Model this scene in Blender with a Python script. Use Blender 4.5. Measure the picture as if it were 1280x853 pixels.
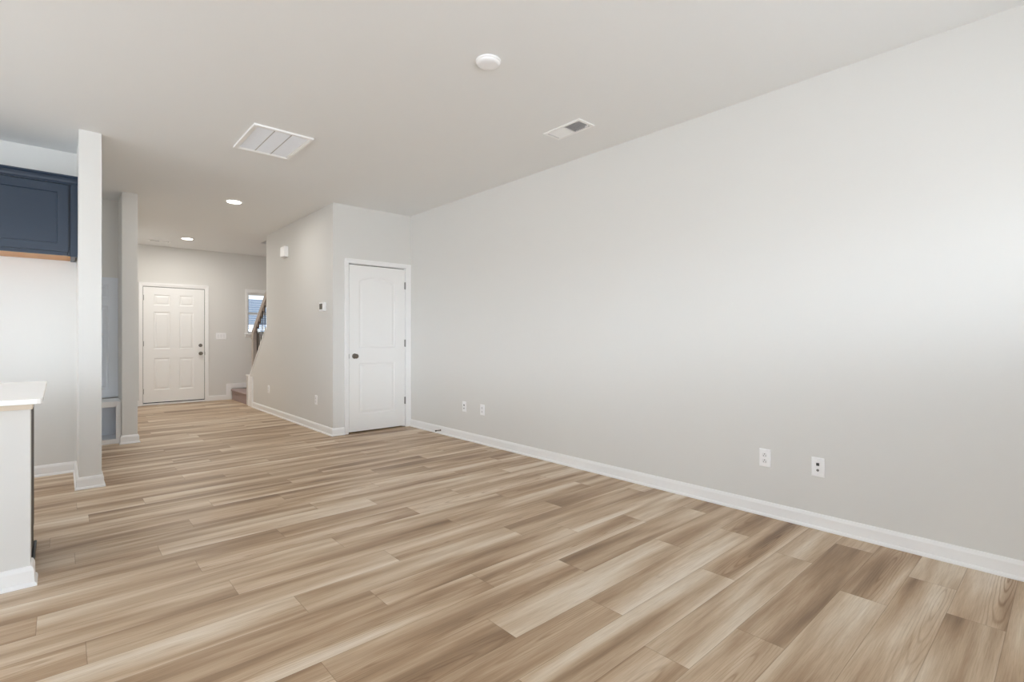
import bpy, bmesh, math, random
from mathutils import Vector, Matrix
random.seed(7)
D = bpy.data
SC = bpy.context.scene
for o in list(D.objects):
    D.objects.remove(o)
COL = SC.collection

# ------------------------------------------------------------------ camera
H = 2.743                     # ceiling height
cam_d = D.cameras.new('camera')
cam = D.objects.new('camera', cam_d); COL.objects.link(cam)
cam_d.sensor_width = 36.0
cam_d.lens = 630.0 / 1280.0 * 36.0
cam_d.shift_y = -4.0 / 1280.0
cam_d.clip_start = 0.02
cam.location = (0.0, 0.0, 1.155)
cam.rotation_euler = (math.pi / 2, 0.0, -math.atan(564.0 / 630.0))
SC.camera = cam

# ------------------------------------------------------------------ world, lights, exposure
YB = -1.0                    # rear wall behind the camera
XR = 3.415                    # right wall
XL = -4.5                     # far kitchen wall (out of frame)
YF = 10.55                    # front door wall
XH = 2.38                     # hall wall
YD = 5.81                     # closet door wall

SKY = 8.1
world = D.worlds.new('sky'); SC.world = world; world.use_nodes = True
wn = world.node_tree.nodes; wl = world.node_tree.links
wn.clear()
w_out = wn.new('ShaderNodeOutputWorld'); w_bg = wn.new('ShaderNodeBackground')
w_tc = wn.new('ShaderNodeTexCoord'); w_sep = wn.new('ShaderNodeSeparateXYZ')
w_map = wn.new('ShaderNodeMapRange'); w_rmp = wn.new('ShaderNodeValToRGB')
wl.new(w_tc.outputs['Generated'], w_sep.inputs[0])
wl.new(w_sep.outputs['Z'], w_map.inputs['Value'])
w_map.inputs['From Min'].default_value = -1.0; w_map.inputs['From Max'].default_value = 1.0
wl.new(w_map.outputs[0], w_rmp.inputs[0])
cr = w_rmp.color_ramp
cr.elements[0].position = 0.0;  cr.elements[0].color = (0.88, 0.945, 1.01, 1)
cr.elements[1].position = 1.0;  cr.elements[1].color = (0.10, 0.13, 0.17, 1)
e = cr.elements.new(0.485); e.color = (0.97, 1.045, 1.12, 1)
e = cr.elements.new(0.515); e.color = (1.30, 1.45, 1.605, 1)
e = cr.elements.new(0.56); e.color = (1.22, 1.36, 1.505, 1)
e = cr.elements.new(0.62);  e.color = (0.22, 0.27, 0.33, 1)
wl.new(w_rmp.outputs[0], w_bg.inputs['Color'])
w_az = wn.new('ShaderNodeMapRange')                  # sky strength cut towards the front so the front window does not clip
w_az.inputs['From Min'].default_value = -0.2; w_az.inputs['From Max'].default_value = 0.6
w_az.inputs['To Min'].default_value = SKY; w_az.inputs['To Max'].default_value = SKY * 0.16
wl.new(w_sep.outputs['Y'], w_az.inputs['Value']); wl.new(w_az.outputs[0], w_bg.inputs['Strength'])
wl.new(w_bg.outputs[0], w_out.inputs[0])


def area(name, loc, rot, sx, sy, power, color=(1, 1, 1), portal=False, shape='RECTANGLE', spread=180):
    l = D.lights.new(name, 'AREA'); l.shape = shape; l.size = sx
    if shape == 'RECTANGLE': l.size_y = sy
    l.energy = power; l.color = color; l.spread = math.radians(spread)
    l.cycles.is_portal = portal
    o = D.objects.new(name, l); COL.objects.link(o)
    o.location = loc; o.rotation_euler = rot
    return o


# unseen rear openings shaped for the daylight: patio door, wide rear window, kitchen window
PATIO = (-3.3, -1.5, 0.03, 2.05)
REARW = (-1.0, 2.7, 1.25, 1.93)
KITW = (-4.2, -3.5, 1.05, 2.05)
KW = (1.2, 4.6, 1.05, 2.1)      # fill window added in the unseen left kitchen wall, y range
for i, (x0, x1, z0, z1) in enumerate((PATIO, REARW, KITW)):
    area('window_daylight', ((x0 + x1) / 2, YB - 0.14, (z0 + z1) / 2), (math.pi / 2, 0, math.pi),
         x1 - x0, z1 - z0, 1, portal=True)
area('window_daylight', (XL - 0.14, (KW[0] + KW[1]) / 2, (KW[2] + KW[3]) / 2), (math.pi / 2, 0, math.pi / 2),
     KW[1] - KW[0], KW[3] - KW[2], 1, portal=True)

SC.view_settings.view_transform = 'Standard'
SC.view_settings.look = 'None'
SC.view_settings.gamma = 1.0
SC.view_settings.use_curve_mapping = False
SC.view_settings.exposure = 0.0
SC.cycles.use_denoising = True
SC.cycles.max_bounces = 16
SC.cycles.diffuse_bounces = 10
SC.cycles.sample_clamp_indirect = 8.0


# ------------------------------------------------------------------ materials
def lin(c):
    return tuple(((v / 255) / 12.92 if v / 255 <= 0.04045 else ((v / 255 + 0.055) / 1.055) ** 2.4) for v in c)


def mat(name, rgb, rough=0.5, metal=0.0, spec=0.5, bump=0.0, bscale=200.0, vary=0.0, vscale=5.0, emit=None):
    m = D.materials.new(name); m.use_nodes = True
    nt = m.node_tree; b = nt.nodes['Principled BSDF']
    b.inputs['Base Color'].default_value = (*lin(rgb), 1)
    b.inputs['Roughness'].default_value = rough
    b.inputs['Metallic'].default_value = metal
    b.inputs['Specular IOR Level'].default_value = spec
    tc = nt.nodes.new('ShaderNodeTexCoord')
    if bump:
        n = nt.nodes.new('ShaderNodeTexNoise'); n.inputs['Scale'].default_value = bscale
        n.inputs['Detail'].default_value = 3
        bp = nt.nodes.new('ShaderNodeBump'); bp.inputs['Strength'].default_value = bump
        bp.inputs['Distance'].default_value = 0.002
        nt.links.new(tc.outputs['Object'], n.inputs['Vector'])
        nt.links.new(n.outputs['Fac'], bp.inputs['Height'])
        nt.links.new(bp.outputs[0], b.inputs['Normal'])
    if vary:
        n = nt.nodes.new('ShaderNodeTexNoise'); n.inputs['Scale'].default_value = vscale
        n.inputs['Detail'].default_value = 4
        mx = nt.nodes.new('ShaderNodeMix'); mx.data_type = 'RGBA'
        c = lin(rgb)
        mx.inputs['A'].default_value = (*[v * (1 - vary) for v in c], 1)
        mx.inputs['B'].default_value = (*[min(1, v * (1 + vary)) for v in c], 1)
        nt.links.new(tc.outputs['Object'], n.inputs['Vector'])
        nt.links.new(n.outputs['Fac'], mx.inputs['Factor'])
        nt.links.new(mx.outputs['Result'], b.inputs['Base Color'])
    if emit:
        b.inputs['Emission Color'].default_value = (*emit[0], 1)
        b.inputs['Emission Strength'].default_value = emit[1]
    return m


M = {}
M['wall'] = mat('wall_paint', (228, 227, 224), 0.75, spec=0.25, bump=0.05, bscale=350)
M['ceiling'] = mat('ceiling_paint', (240, 241, 241), 0.9, spec=0.1, bump=0.05, bscale=300)
M['trim'] = mat('trim_paint', (249, 249, 249), 0.35, spec=0.4, bump=0.01, bscale=60)
M['door'] = mat('door_paint', (249, 249, 248), 0.4, spec=0.4, bump=0.02, bscale=90)
M['plastic'] = mat('white_plastic', (251, 251, 252), 0.4, bump=0.01, bscale=80)
M['plastic_slot'] = mat('socket_dark', (60, 58, 56), 0.6, vary=0.05)
M['socket_face'] = mat('socket_face', (240, 240, 241), 0.45, vary=0.01)
M['navy'] = mat('navy_cabinet_paint', (38, 52, 70), 0.30, spec=0.5, bump=0.02, bscale=60, vary=0.05, vscale=3)
M['quartz'] = mat('white_quartz', (250, 249, 247), 0.22, spec=0.5, vary=0.015, vscale=30)
M['apron'] = mat('apron_paint', (236, 224, 208), 0.5, vary=0.01)
M['pewter'] = mat('pewter', (120, 113, 104), 0.32, metal=1.0, vary=0.08, vscale=20)
M['hinge'] = mat('hinge_metal', (150, 148, 146), 0.4, metal=0.9, vary=0.05, vscale=40)
M['iron'] = mat('black_iron', (32, 28, 26), 0.45, vary=0.1, vscale=30)
M['rail'] = mat('grey_stained_wood', (182, 170, 160), 0.45, bump=0.05, bscale=40, vary=0.12, vscale=14)
M['carpet'] = mat('mauve_carpet', (176, 158, 154), 0.95, spec=0.05, bump=0.9, bscale=420, vary=0.18, vscale=160)
M['grille'] = mat('grille_enamel', (250, 250, 249), 0.45, bump=0.01, bscale=50)
M['divider'] = mat('divider_shadow_grey', (176, 174, 170), 0.5, vary=0.02)  # shadow line along the dividers put into a greyer colour
M['filter'] = mat('filter_fabric', (240, 243, 248), 0.8, bump=0.1, bscale=200, vary=0.03, vscale=60)
M['duct'] = mat('duct_and_shaded_louvers', (190, 190, 192), 0.7, vary=0.1)
M['endpanel'] = mat('dark_end_panel', (30, 29, 29), 0.5, vary=0.05)
M['dark'] = mat('seal_and_gap_shade', (18, 17, 16), 0.8, vary=0.1)
M['screen'] = mat('thermostat_screen', (82, 78, 70), 0.2, vary=0.04)
M['panelgrey'] = mat('grey_panel_paint', (232, 237, 244), 0.45, bump=0.02, bscale=60)
M['blind'] = mat('blind_slat', (242, 243, 244), 0.45, bump=0.01, bscale=50)
M['siding'] = mat('siding', (186, 197, 218), 0.8, vary=0.05)
M['roof'] = mat('roof_shingle', (140, 146, 158), 0.9, vary=0.15, vscale=8)
M['lens'] = mat('lamp_lens', (255, 250, 240), 0.4, emit=((1.0, 0.93, 0.82), 14.0))


def wood_mat(name, c1, c2, axis):
    m = D.materials.new(name); m.use_nodes = True; nt = m.node_tree; b = nt.nodes['Principled BSDF']
    tc = nt.nodes.new('ShaderNodeTexCoord'); mp = nt.nodes.new('ShaderNodeMapping')
    s = [18, 18, 18]; s[axis] = 1.2; mp.inputs['Scale'].default_value = s
    n = nt.nodes.new('ShaderNodeTexNoise'); n.inputs['Scale'].default_value = 2; n.inputs['Detail'].default_value = 5
    r = nt.nodes.new('ShaderNodeValToRGB')
    r.color_ramp.elements[0].position = 0.3; r.color_ramp.elements[0].color = (*lin(c1), 1)
    r.color_ramp.elements[1].position = 0.7; r.color_ramp.elements[1].color = (*lin(c2), 1)
    nt.links.new(tc.outputs['Object'], mp.inputs[0]); nt.links.new(mp.outputs[0], n.inputs['Vector'])
    nt.links.new(n.outputs['Fac'], r.inputs[0]); nt.links.new(r.outputs[0], b.inputs['Base Color'])
    b.inputs['Roughness'].default_value = 0.5
    return m


M['maple'] = wood_mat('maple_board', (196, 140, 88), (220, 166, 110), 0)


def glass_mat():
    m = D.materials.new('window_glass'); m.use_nodes = True; nt = m.node_tree; nt.nodes.clear()
    o = nt.nodes.new('ShaderNodeOutputMaterial'); mx = nt.nodes.new('ShaderNodeMixShader')
    t = nt.nodes.new('ShaderNodeBsdfTransparent'); g = nt.nodes.new('ShaderNodeBsdfGlossy')
    f = nt.nodes.new('ShaderNodeFresnel'); f.inputs['IOR'].default_value = 1.45
    g.inputs['Roughness'].default_value = 0.02
    t.inputs['Color'].default_value = (0.96, 0.98, 0.98, 1)
    nt.links.new(f.outputs[0], mx.inputs[0]); nt.links.new(t.outputs[0], mx.inputs[1])
    nt.links.new(g.outputs[0], mx.inputs[2]); nt.links.new(mx.outputs[0], o.inputs[0])
    return m


M['glass'] = glass_mat()


def floor_mat():
    """wide vinyl planks running across the room (along x)"""
    PW, PL = 0.179, 1.238
    m = D.materials.new('oak_plank_floor'); m.use_nodes = True; nt = m.node_tree; L = nt.links
    b = nt.nodes['Principled BSDF']

    def math_(op, a, c=None, clamp=False):
        n = nt.nodes.new('ShaderNodeMath'); n.operation = op; n.use_clamp = clamp
        for i, v in enumerate((a, c)):
            if v is None: continue
            if isinstance(v, (int, float)): n.inputs[i].default_value = v
            else: L.new(v, n.inputs[i])
        return n.outputs[0]

    def comb(x, y, z):
        n = nt.nodes.new('ShaderNodeCombineXYZ')
        for i, v in enumerate((x, y, z)):
            if isinstance(v, (int, float)): n.inputs[i].default_value = v
            else: L.new(v, n.inputs[i])
        return n.outputs[0]

    def noise(vec, scale, detail=3, rough=0.5, dist=0.0):
        n = nt.nodes.new('ShaderNodeTexNoise')
        n.inputs['Scale'].default_value = scale; n.inputs['Detail'].default_value = detail
        n.inputs['Roughness'].default_value = rough; n.inputs['Distortion'].default_value = dist
        L.new(vec, n.inputs['Vector']); return n.outputs['Fac']

    def white(vec):
        n = nt.nodes.new('ShaderNodeTexWhiteNoise'); n.noise_dimensions = '3D'
        L.new(vec, n.inputs['Vector']); return n

    def ramp(fac, stops):
        n = nt.nodes.new('ShaderNodeValToRGB'); e = n.color_ramp.elements
        while len(e) < len(stops): e.new(0.5)
        for k, (p, c) in enumerate(stops):
            e[k].position = p; e[k].color = (*lin(c), 1)
        L.new(fac, n.inputs[0]); return n.outputs[0]

    def mix(f, a, c, mode='MIX'):
        n = nt.nodes.new('ShaderNodeMix'); n.data_type = 'RGBA'; n.blend_type = mode
        for k, v in (('Factor', f), ('A', a), ('B', c)):
            if isinstance(v, (int, float)): n.inputs[k].default_value = v
            elif isinstance(v, tuple): n.inputs[k].default_value = v
            else: L.new(v, n.inputs[k])
        return n.outputs['Result']

    tc = nt.nodes.new('ShaderNodeTexCoord'); sp = nt.nodes.new('ShaderNodeSeparateXYZ')
    L.new(tc.outputs['Object'], sp.inputs[0])
    X, Y = sp.outputs['X'], sp.outputs['Y']
    v = math_('DIVIDE', math_('SUBTRACT', Y, 1.0755), PW)
    row = math_('FLOOR', v); fv = math_('FRACT', v)
    roff = white(comb(row, 3.7, 0.0)).outputs['Value']
    # staggered end joints of the rows in the near part of the room, random further off
    ends = {-4: 3.053, -3: 2.653, -2: 3.240, -1: 1.630, 0: 2.390, 1: 1.740, 2: 1.305, 3: 0.690, 4: 1.496, 5: 1.050, 6: 0.776, 7: 0.070,
            8: 0.596, 9: 1.165, 10: 0.519, 11: 0.968, 12: 0.400, 13: 1.293, 14: 0.605, 15: 1.192, 16: 0.78, 17: 0.134}
    st = nt.nodes.new('ShaderNodeValToRGB'); st.color_ramp.interpolation = 'CONSTANT'
    el = st.color_ramp.elements
    for i in range(26):
        k = i - 6; val = (ends.get(k, (k * 0.437) % PL) % PL) / PL
        if i < 2: e_ = el[i]
        else: e_ = el.new(0.99)
        e_.position = i / 32.0; e_.color = (val, val, val, 1)
    L.new(math_('DIVIDE', math_('ADD', row, 6.5), 32.0), st.inputs[0])
    sel = math_('GREATER_THAN', row, 18.5)
    stag = math_('ADD', math_('MULTIPLY', sel, roff), math_('MULTIPLY', math_('SUBTRACT', 1.0, sel), st.outputs[0]))
    u = math_('ADD', math_('SUBTRACT', math_('DIVIDE', X, PL), stag), 20.0)
    col = math_('FLOOR', u); fu = math_('FRACT', u)
    wid = white(comb(row, col, 1.3))
    rid = wid.outputs['Value']
    sc = nt.nodes.new('ShaderNodeSeparateColor'); L.new(wid.outputs['Color'], sc.inputs[0])
    r1, r2, r3 = sc.outputs[0], sc.outputs[1], sc.outputs[2]
    # plank-local coordinates
    lx = math_('MULTIPLY', fu, PL); ly = math_('MULTIPLY', fv, PW)
    ox = math_('MULTIPLY', r1, 57.0); oy = math_('MULTIPLY', r2, 31.0)
    # broad bands along the plank
    band = noise(comb(math_('ADD', math_('MULTIPLY', lx, 0.8), ox), math_('ADD', math_('MULTIPLY', ly, 8.5), oy), r3), 1.0, 2.0, 0.5, 0.25)
    # medium streaks
    streak = noise(comb(math_('ADD', math_('MULTIPLY', lx, 1.6), oy), math_('ADD', math_('MULTIPLY', ly, 42.0), ox), r3), 1.0, 4.0, 0.6, 0.2)
    # fine pores
    fine = noise(comb(math_('ADD', math_('MULTIPLY', lx, 9.0), ox), math_('ADD', math_('MULTIPLY', ly, 300.0), oy), r3), 1.0, 2.0, 0.6)
    # cathedral rings: distance to a far, off-centre axis
    wob = noise(comb(math_('ADD', math_('MULTIPLY', lx, 2.2), oy), math_('ADD', math_('MULTIPLY', ly, 10.0), ox), r1), 1.0, 2.0, 0.5)
    cy_ = math_('SUBTRACT', ly, math_('ADD', math_('MULTIPLY', r2, 0.10), 0.03))
    cx_ = math_('MULTIPLY', math_('SUBTRACT', lx, math_('MULTIPLY', r1, 1.2)), 0.055)
    rad = math_('SQRT', math_('ADD', math_('MULTIPLY', cy_, cy_), math_('MULTIPLY', cx_, cx_)))
    ring = math_('SINE', math_('ADD', math_('MULTIPLY', rad, 620.0), math_('MULTIPLY', wob, 14.0)))
    ringm = math_('MULTIPLY', math_('POWER', math_('ADD', math_('MULTIPLY', ring, 0.5), 0.5), 5.0),
                  math_('SUBTRACT', 1.0, math_('MULTIPLY', rad, 12.0), True))
    tone = math_('ADD', math_('MULTIPLY', math_('SUBTRACT', band, 0.5), 1.75),
                 math_('ADD', math_('MULTIPLY', math_('SUBTRACT', streak, 0.5), 0.42),
                       math_('ADD', math_('MULTIPLY', math_('SUBTRACT', rid, 0.5), 0.22), 0.52)))
    base = ramp(tone, [(0.08, FLOOR_C[0]), (0.34, FLOOR_C[1]), (0.55, FLOOR_C[2]), (0.74, FLOOR_C[3]), (0.95, FLOOR_C[4])])
    # some planks pinker, some greyer
    hue = mix(math_('MULTIPLY', r3, 0.22), base, mix(1.0, base, (1.06, 0.97, 0.90, 1), 'MULTIPLY'))
    c2 = mix(math_('MULTIPLY', ringm, math_('MULTIPLY', math_('SUBTRACT', r3, 0.22, True), 1.6)), hue, mix(1.0, hue, (0.62, 0.52, 0.43, 1), 'MULTIPLY'))
    c3 = mix(math_('MULTIPLY', math_('SUBTRACT', fine, 0.40, True), 1.9), c2, mix(1.0, c2, (0.74, 0.68, 0.62, 1), 'MULTIPLY'))
    # seams
    ev = math_('MULTIPLY', math_('MINIMUM', fv, math_('SUBTRACT', 1.0, fv)), PW)
    eu = math_('MULTIPLY', math_('MINIMUM', fu, math_('SUBTRACT', 1.0, fu)), PL)
    edge = math_('MINIMUM', ev, eu)
    seam = math_('LESS_THAN', edge, 0.0013)
    c4 = mix(math_('MULTIPLY', seam, 0.55), c3, mix(1.0, c3, (0.45, 0.38, 0.32, 1), 'MULTIPLY'))
    L.new(c4, b.inputs['Base Color'])
    rr = math_('ADD', math_('MULTIPLY', streak, 0.12), 0.36)
    L.new(rr, b.inputs['Roughness'])
    b.inputs['Specular IOR Level'].default_value = 0.4
    hgt = math_('SUBTRACT', math_('MULTIPLY', fine, 0.15), math_('MULTIPLY', seam, 1.0))
    bp = nt.nodes.new('ShaderNodeBump'); bp.inputs['Strength'].default_value = 0.25; bp.inputs['Distance'].default_value = 0.001
    L.new(hgt, bp.inputs['Height']); L.new(bp.outputs[0], b.inputs['Normal'])
    return m


FLOOR_C = [(139, 113, 87), (177, 150, 121), (203, 180, 152), (221, 204, 181), (235, 223, 206)]
M['floor'] = floor_mat()


# ------------------------------------------------------------------ mesh helpers
class MB:
    def __init__(self):
        self.bm = bmesh.new()

    def box(self, x0, x1, y0, y1, z0, z1):
        v = [self.bm.verts.new(p) for p in ((x0, y0, z0), (x1, y0, z0), (x1, y1, z0), (x0, y1, z0),
                                            (x0, y0, z1), (x1, y0, z1), (x1, y1, z1), (x0, y1, z1))]
        for f in ((0, 3, 2, 1), (4, 5, 6, 7), (0, 1, 5, 4), (1, 2, 6, 5), (2, 3, 7, 6), (3, 0, 4, 7)):
            self.bm.faces.new([v[i] for i in f])
        return v

    def prism(self, poly, axis, a0, a1):
        """2D polygon (remaining axes in order) extruded along axis"""
        def P(p, a):
            q = list(p); q.insert(axis, a); return q
        lo = [self.bm.verts.new(P(p, a0)) for p in poly]; hi = [self.bm.verts.new(P(p, a1)) for p in poly]
        n = len(poly)
        self.bm.faces.new(lo); self.bm.faces.new(hi[::-1])
        for i in range(n):
            self.bm.faces.new((lo[i], hi[i], hi[(i + 1) % n], lo[(i + 1) % n]))
        return lo + hi

    def lathe(self, prof, centre, axis, seg=32):
        """prof: list of (radius, distance along axis vector)"""
        ax = Vector(axis).normalized()
        t = Vector((0, 0, 1)) if abs(ax.z) < 0.9 else Vector((1, 0, 0))
        u = ax.cross(t).normalized(); w = ax.cross(u)
        c = Vector(centre); rings = []
        for r, d in prof:
            if r < 1e-6:
                rings.append([self.bm.verts.new(c + ax * d)])
            else:
                rings.append([self.bm.verts.new(c + ax * d + (u * math.cos(2 * math.pi * k / seg) + w * math.sin(2 * math.pi * k / seg)) * r) for k in range(seg)])
        for a, b in zip(rings, rings[1:]):
            for k in range(seg):
                k2 = (k + 1) % seg
                if len(a) == 1 and len(b) == 1: continue
                if len(a) == 1: self.bm.faces.new((a[0], b[k], b[k2]))
                elif len(b) == 1: self.bm.faces.new((a[k], a[k2], b[0]))
                else: self.bm.faces.new((a[k], b[k], b[k2], a[k2]))
        if len(rings[0]) > 1: self.bm.faces.new(rings[0])
        if len(rings[-1]) > 1: self.bm.faces.new(rings[-1][::-1])

    def tube(self, pts, r, seg=10):
        pts = [Vector(p) for p in pts]; rings = []
        for i, p in enumerate(pts):
            d = (pts[min(i + 1, len(pts) - 1)] - pts[max(i - 1, 0)]).normalized()
            t = Vector((0, 0, 1)) if abs(d.z) < 0.9 else Vector((1, 0, 0))
            u = d.cross(t).normalized(); w = d.cross(u)
            rings.append([self.bm.verts.new(p + (u * math.cos(2 * math.pi * k / seg) + w * math.sin(2 * math.pi * k / seg)) * r) for k in range(seg)])
        for a, b in zip(rings, rings[1:]):
            for k in range(seg):
                self.bm.faces.new((a[k], b[k], b[(k + 1) % seg], a[(k + 1) % seg]))
        self.bm.faces.new(rings[0]); self.bm.faces.new(rings[-1][::-1])

    def run(self, path, prof, right=True):
        """sweep a profile (offset, z) along a 2D floor path with mitred corners; offset goes to the right of travel"""
        s = 1 if right else -1
        P = [Vector(p) for p in path]; n = len(P); offs = []
        for i in range(n):
            ns = []
            if i > 0:
                d = (P[i] - P[i - 1]).normalized(); ns.append(Vector((d.y, -d.x)) * s)
            if i < n - 1:
                d = (P[i + 1] - P[i]).normalized(); ns.append(Vector((d.y, -d.x)) * s)
            if len(ns) == 1: offs.append(ns[0])
            else:
                b = (ns[0] + ns[1]).normalized(); offs.append(b / max(0.2, b.dot(ns[0])))
        rings = [[self.bm.verts.new((P[i].x + offs[i].x * o, P[i].y + offs[i].y * o, z)) for o, z in prof] for i in range(n)]
        m = len(prof)
        for a, b in zip(rings, rings[1:]):
            for k in range(m):
                self.bm.faces.new((a[k], b[k], b[(k + 1) % m], a[(k + 1) % m]))
        self.bm.faces.new(rings[0]); self.bm.faces.new(rings[-1][::-1])

    def build(self, name, material, parent=None, base=None, bevel=0.0, smooth=False, seg=2):
        bm = self.bm
        bmesh.ops.recalc_face_normals(bm, faces=bm.faces[:])
        if bevel:
            es = [e for e in bm.edges if len(e.link_faces) == 2 and e.calc_face_angle(0) > 0.5]
            bmesh.ops.bevel(bm, geom=es, offset=bevel, segments=seg, affect='EDGES', profile=0.5, clamp_overlap=True)
        if base is None:
            if parent is None:
                vs = [v.co for v in bm.verts]
                base = (sum(v.x for v in vs) / len(vs), sum(v.y for v in vs) / len(vs), min(v.z for v in vs))
            else:
                base = parent['_w']
        base = Vector(base)
        for v in bm.verts: v.co -= base
        if smooth:
            for f in bm.faces: f.smooth = True
        me = D.meshes.new(name); bm.to_mesh(me); bm.free()
        if smooth:
            me.set_sharp_from_angle(angle=math.radians(40))
        o = D.objects.new(name, me); COL.objects.link(o)
        me.materials.append(material)
        if parent is not None:
            o.parent = parent; o.location = base - Vector(parent['_w'])
        else:
            o.location = base
        o['_w'] = tuple(base)
        return o


def clean_tmp():
    for o in D.objects:
        if '_w' in o: del o['_w']


def tag(o, label, cat, group=None, kind=None):
    o['label'] = label; o['category'] = cat
    if group: o['group'] = group
    if kind: o['kind'] = kind
    return o


def struct(o, label, cat):
    return tag(o, label, cat, kind='structure')


def thing(name, loc, label, cat, group=None, kind=None):
    o = D.objects.new(name, None); COL.objects.link(o); o.location = loc; o['_w'] = tuple(loc)
    o.empty_display_size = 0.1
    return tag(o, label, cat, group, kind)


def dup(root, loc, label, group=None):
    r = root.copy(); COL.objects.link(r); r.location = loc; r['_w'] = tuple(loc); r['label'] = label
    if group: r['group'] = group
    for ch in list(root.children):
        c = ch.copy(); COL.objects.link(c); c.parent = r
        for g in list(ch.children):
            d = g.copy(); COL.objects.link(d); d.parent = c
    return r


def plate_mesh(mb, cx, cz, w, h, y0, t):
    """wall plate with chamfered edge facing -y: back at y0, front at y0 - t"""
    c = 0.004
    back = [(cx - w / 2, cz - h / 2), (cx + w / 2, cz - h / 2), (cx + w / 2, cz + h / 2), (cx - w / 2, cz + h / 2)]
    fr = [(cx - w / 2 + c, cz - h / 2 + c), (cx + w / 2 - c, cz - h / 2 + c), (cx + w / 2 - c, cz + h / 2 - c), (cx - w / 2 + c, cz + h / 2 - c)]
    A = [mb.bm.verts.new((x, y0, z)) for x, z in back]; B = [mb.bm.verts.new((x, y0 - t, z)) for x, z in fr]
    mb.bm.faces.new(A); mb.bm.faces.new(B[::-1])
    for i in range(4): mb.bm.faces.new((A[i], B[i], B[(i + 1) % 4], A[(i + 1) % 4]))


# ------------------------------------------------------------------ floor, ceiling, walls
WT = 0.12
b = MB(); b.box(XL - WT, XR + WT, YB - WT, YF + WT, -0.15, 0)
struct(b.build('floor', M['floor'], base=(0, 0, 0)), 'pale oak plank floor running across the whole room', 'floor')

SX, SY0, SY1 = 2.50, 5.95, 9.15         # stairwell opening
b = MB()
b.box(XL - WT, SX, YB - WT, YF + WT, H, H + 0.25)
b.box(SX, XR + WT, YB - WT, SY0, H, H + 0.25)
b.box(SX, XR + WT, SY1, YF + WT, H, H + 0.25)
b.box(SX - 0.1, XR + WT, SY0 - 0.1, SY1 + 0.1, 5.2, 5.3)
struct(b.build('ceiling', M['ceiling']), 'smooth white ceiling over the living room and hall', 'ceiling')

b = MB()                                  # right wall, also rising through the stairwell
b.box(XR, XR + WT, YB - WT, YF + WT, 0, H)
b.box(XR, XR + WT, SY0 - 0.1, SY1 + 0.1, H, 5.2)
struct(b.build('wall_right', M['wall']), 'long plain off white wall on the right', 'wall')


def wall_openings(mb, axis, lo, hi, a0, a1, holes):
    """box wall between lo..hi (horizontal) with rectangular holes (h0,h1,z0,z1); a0,a1 = thickness range"""
    cuts = sorted(holes)
    def put(h0, h1, z0, z1):
        if h1 - h0 < 1e-5 or z1 - z0 < 1e-5: return
        if axis == 0: mb.box(h0, h1, a0, a1, z0, z1)
        else: mb.box(a0, a1, h0, h1, z0, z1)
    x = lo
    for h0, h1, z0, z1 in cuts:
        put(x, h0, 0, H); put(h0, h1, 0, z0); put(h0, h1, z1, H); x = h1
    put(x, hi, 0, H)


b = MB(); wall_openings(b, 0, XL, XR, YB - WT, YB, [PATIO, REARW, KITW])
struct(b.build('wall_back', M['wall']), 'off white wall with windows behind the viewer', 'wall')
b = MB(); wall_openings(b, 1, YB, 5.87, XL - WT, XL, [KW])
struct(b.build('wall_left', M['wall']), 'off white kitchen wall with an added fill window on the far left', 'wall')

# closet door wall
CD = (2.566, 3.345, 0.0, 2.055)          # rough opening
b = MB()
b.box(XH, CD[0], YD, YD + WT, 0, H); b.box(CD[1], XR, YD, YD + WT, 0, H); b.box(CD[0], CD[1], YD, YD + WT, CD[3], H)
b.box(SX, XR, SY0 - 0.02, SY0 + 0.08, H, 5.2)
struct(b.build('wall_closet', M['wall']), 'off white wall around the closet door', 'wall')
b = MB(); b.box(XH + WT, XR, 6.75, 6.85, 0, 2.4)
struct(b.build('wall_closet_back', M['wall']), 'plain wall at the back of the closet', 'wall')

# hall wall: full height, then sloping knee wall beside the stairs
YE = 8.385
poly = [(YD + WT, 0), (9.50, 0), (9.50, 0.50), (9.30, 0.50), (YE, 1.30), (YE, H), (YD + WT, H)]
b = MB(); b.prism(poly, 0, XH, XH + WT)
b.box(SX - 0.1, SX, SY0 - 0.1, SY1 + 0.1, H + 0.25, 5.2)
struct(b.build('wall_hall', M['wall']), 'off white hall wall stepping down into a sloped stair wall', 'wall')
b = MB(); b.box(SX - 0.1, XR + WT, SY1, SY1 + 0.1, H + 0.25, 5.2)
struct(b.build('wall_stairwell', M['wall']), 'upper wall closing the stairwell', 'wall')

# front wall
ED = (1.030, 1.957, 0.0, 2.045)
FW = (2.660, 3.060, 1.240, 2.015)
b = MB(); wall_openings(b, 0, 0.632, XR, YF, YF + WT, [ED, FW])
struct(b.build('wall_front', M['wall']), 'beige white wall around the entry door', 'wall')

# wing walls and kitchen wall
b = MB(); b.box(0.102, 0.237, 5.05, 5.87, 0, H)
struct(b.build('wall_kitchen_end', M['wall']), 'white wing wall beside the navy wall cabinet', 'wall')
b = MB(); b.box(XL, 0.102, 5.75, 5.87, 0, H)
struct(b.build('wall_kitchen', M['wall']), 'white kitchen wall under the navy wall cabinet', 'wall')
b = MB(); b.box(0.495, 0.632, 6.90, YF + WT, 0, H)
struct(b.build('wall_foyer', M['wall']), 'white wing wall between the bench nook and entry hall', 'wall')
b = MB(); b.box(-1.5, 0.495, 7.40, 7.52, 0, H); b.box(-1.62, -1.5, 5.87, 7.52, 0, H)
struct(b.build('wall_nook', M['wall']), 'shaded wall above the grey coat panel in the bench nook', 'wall')

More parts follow.
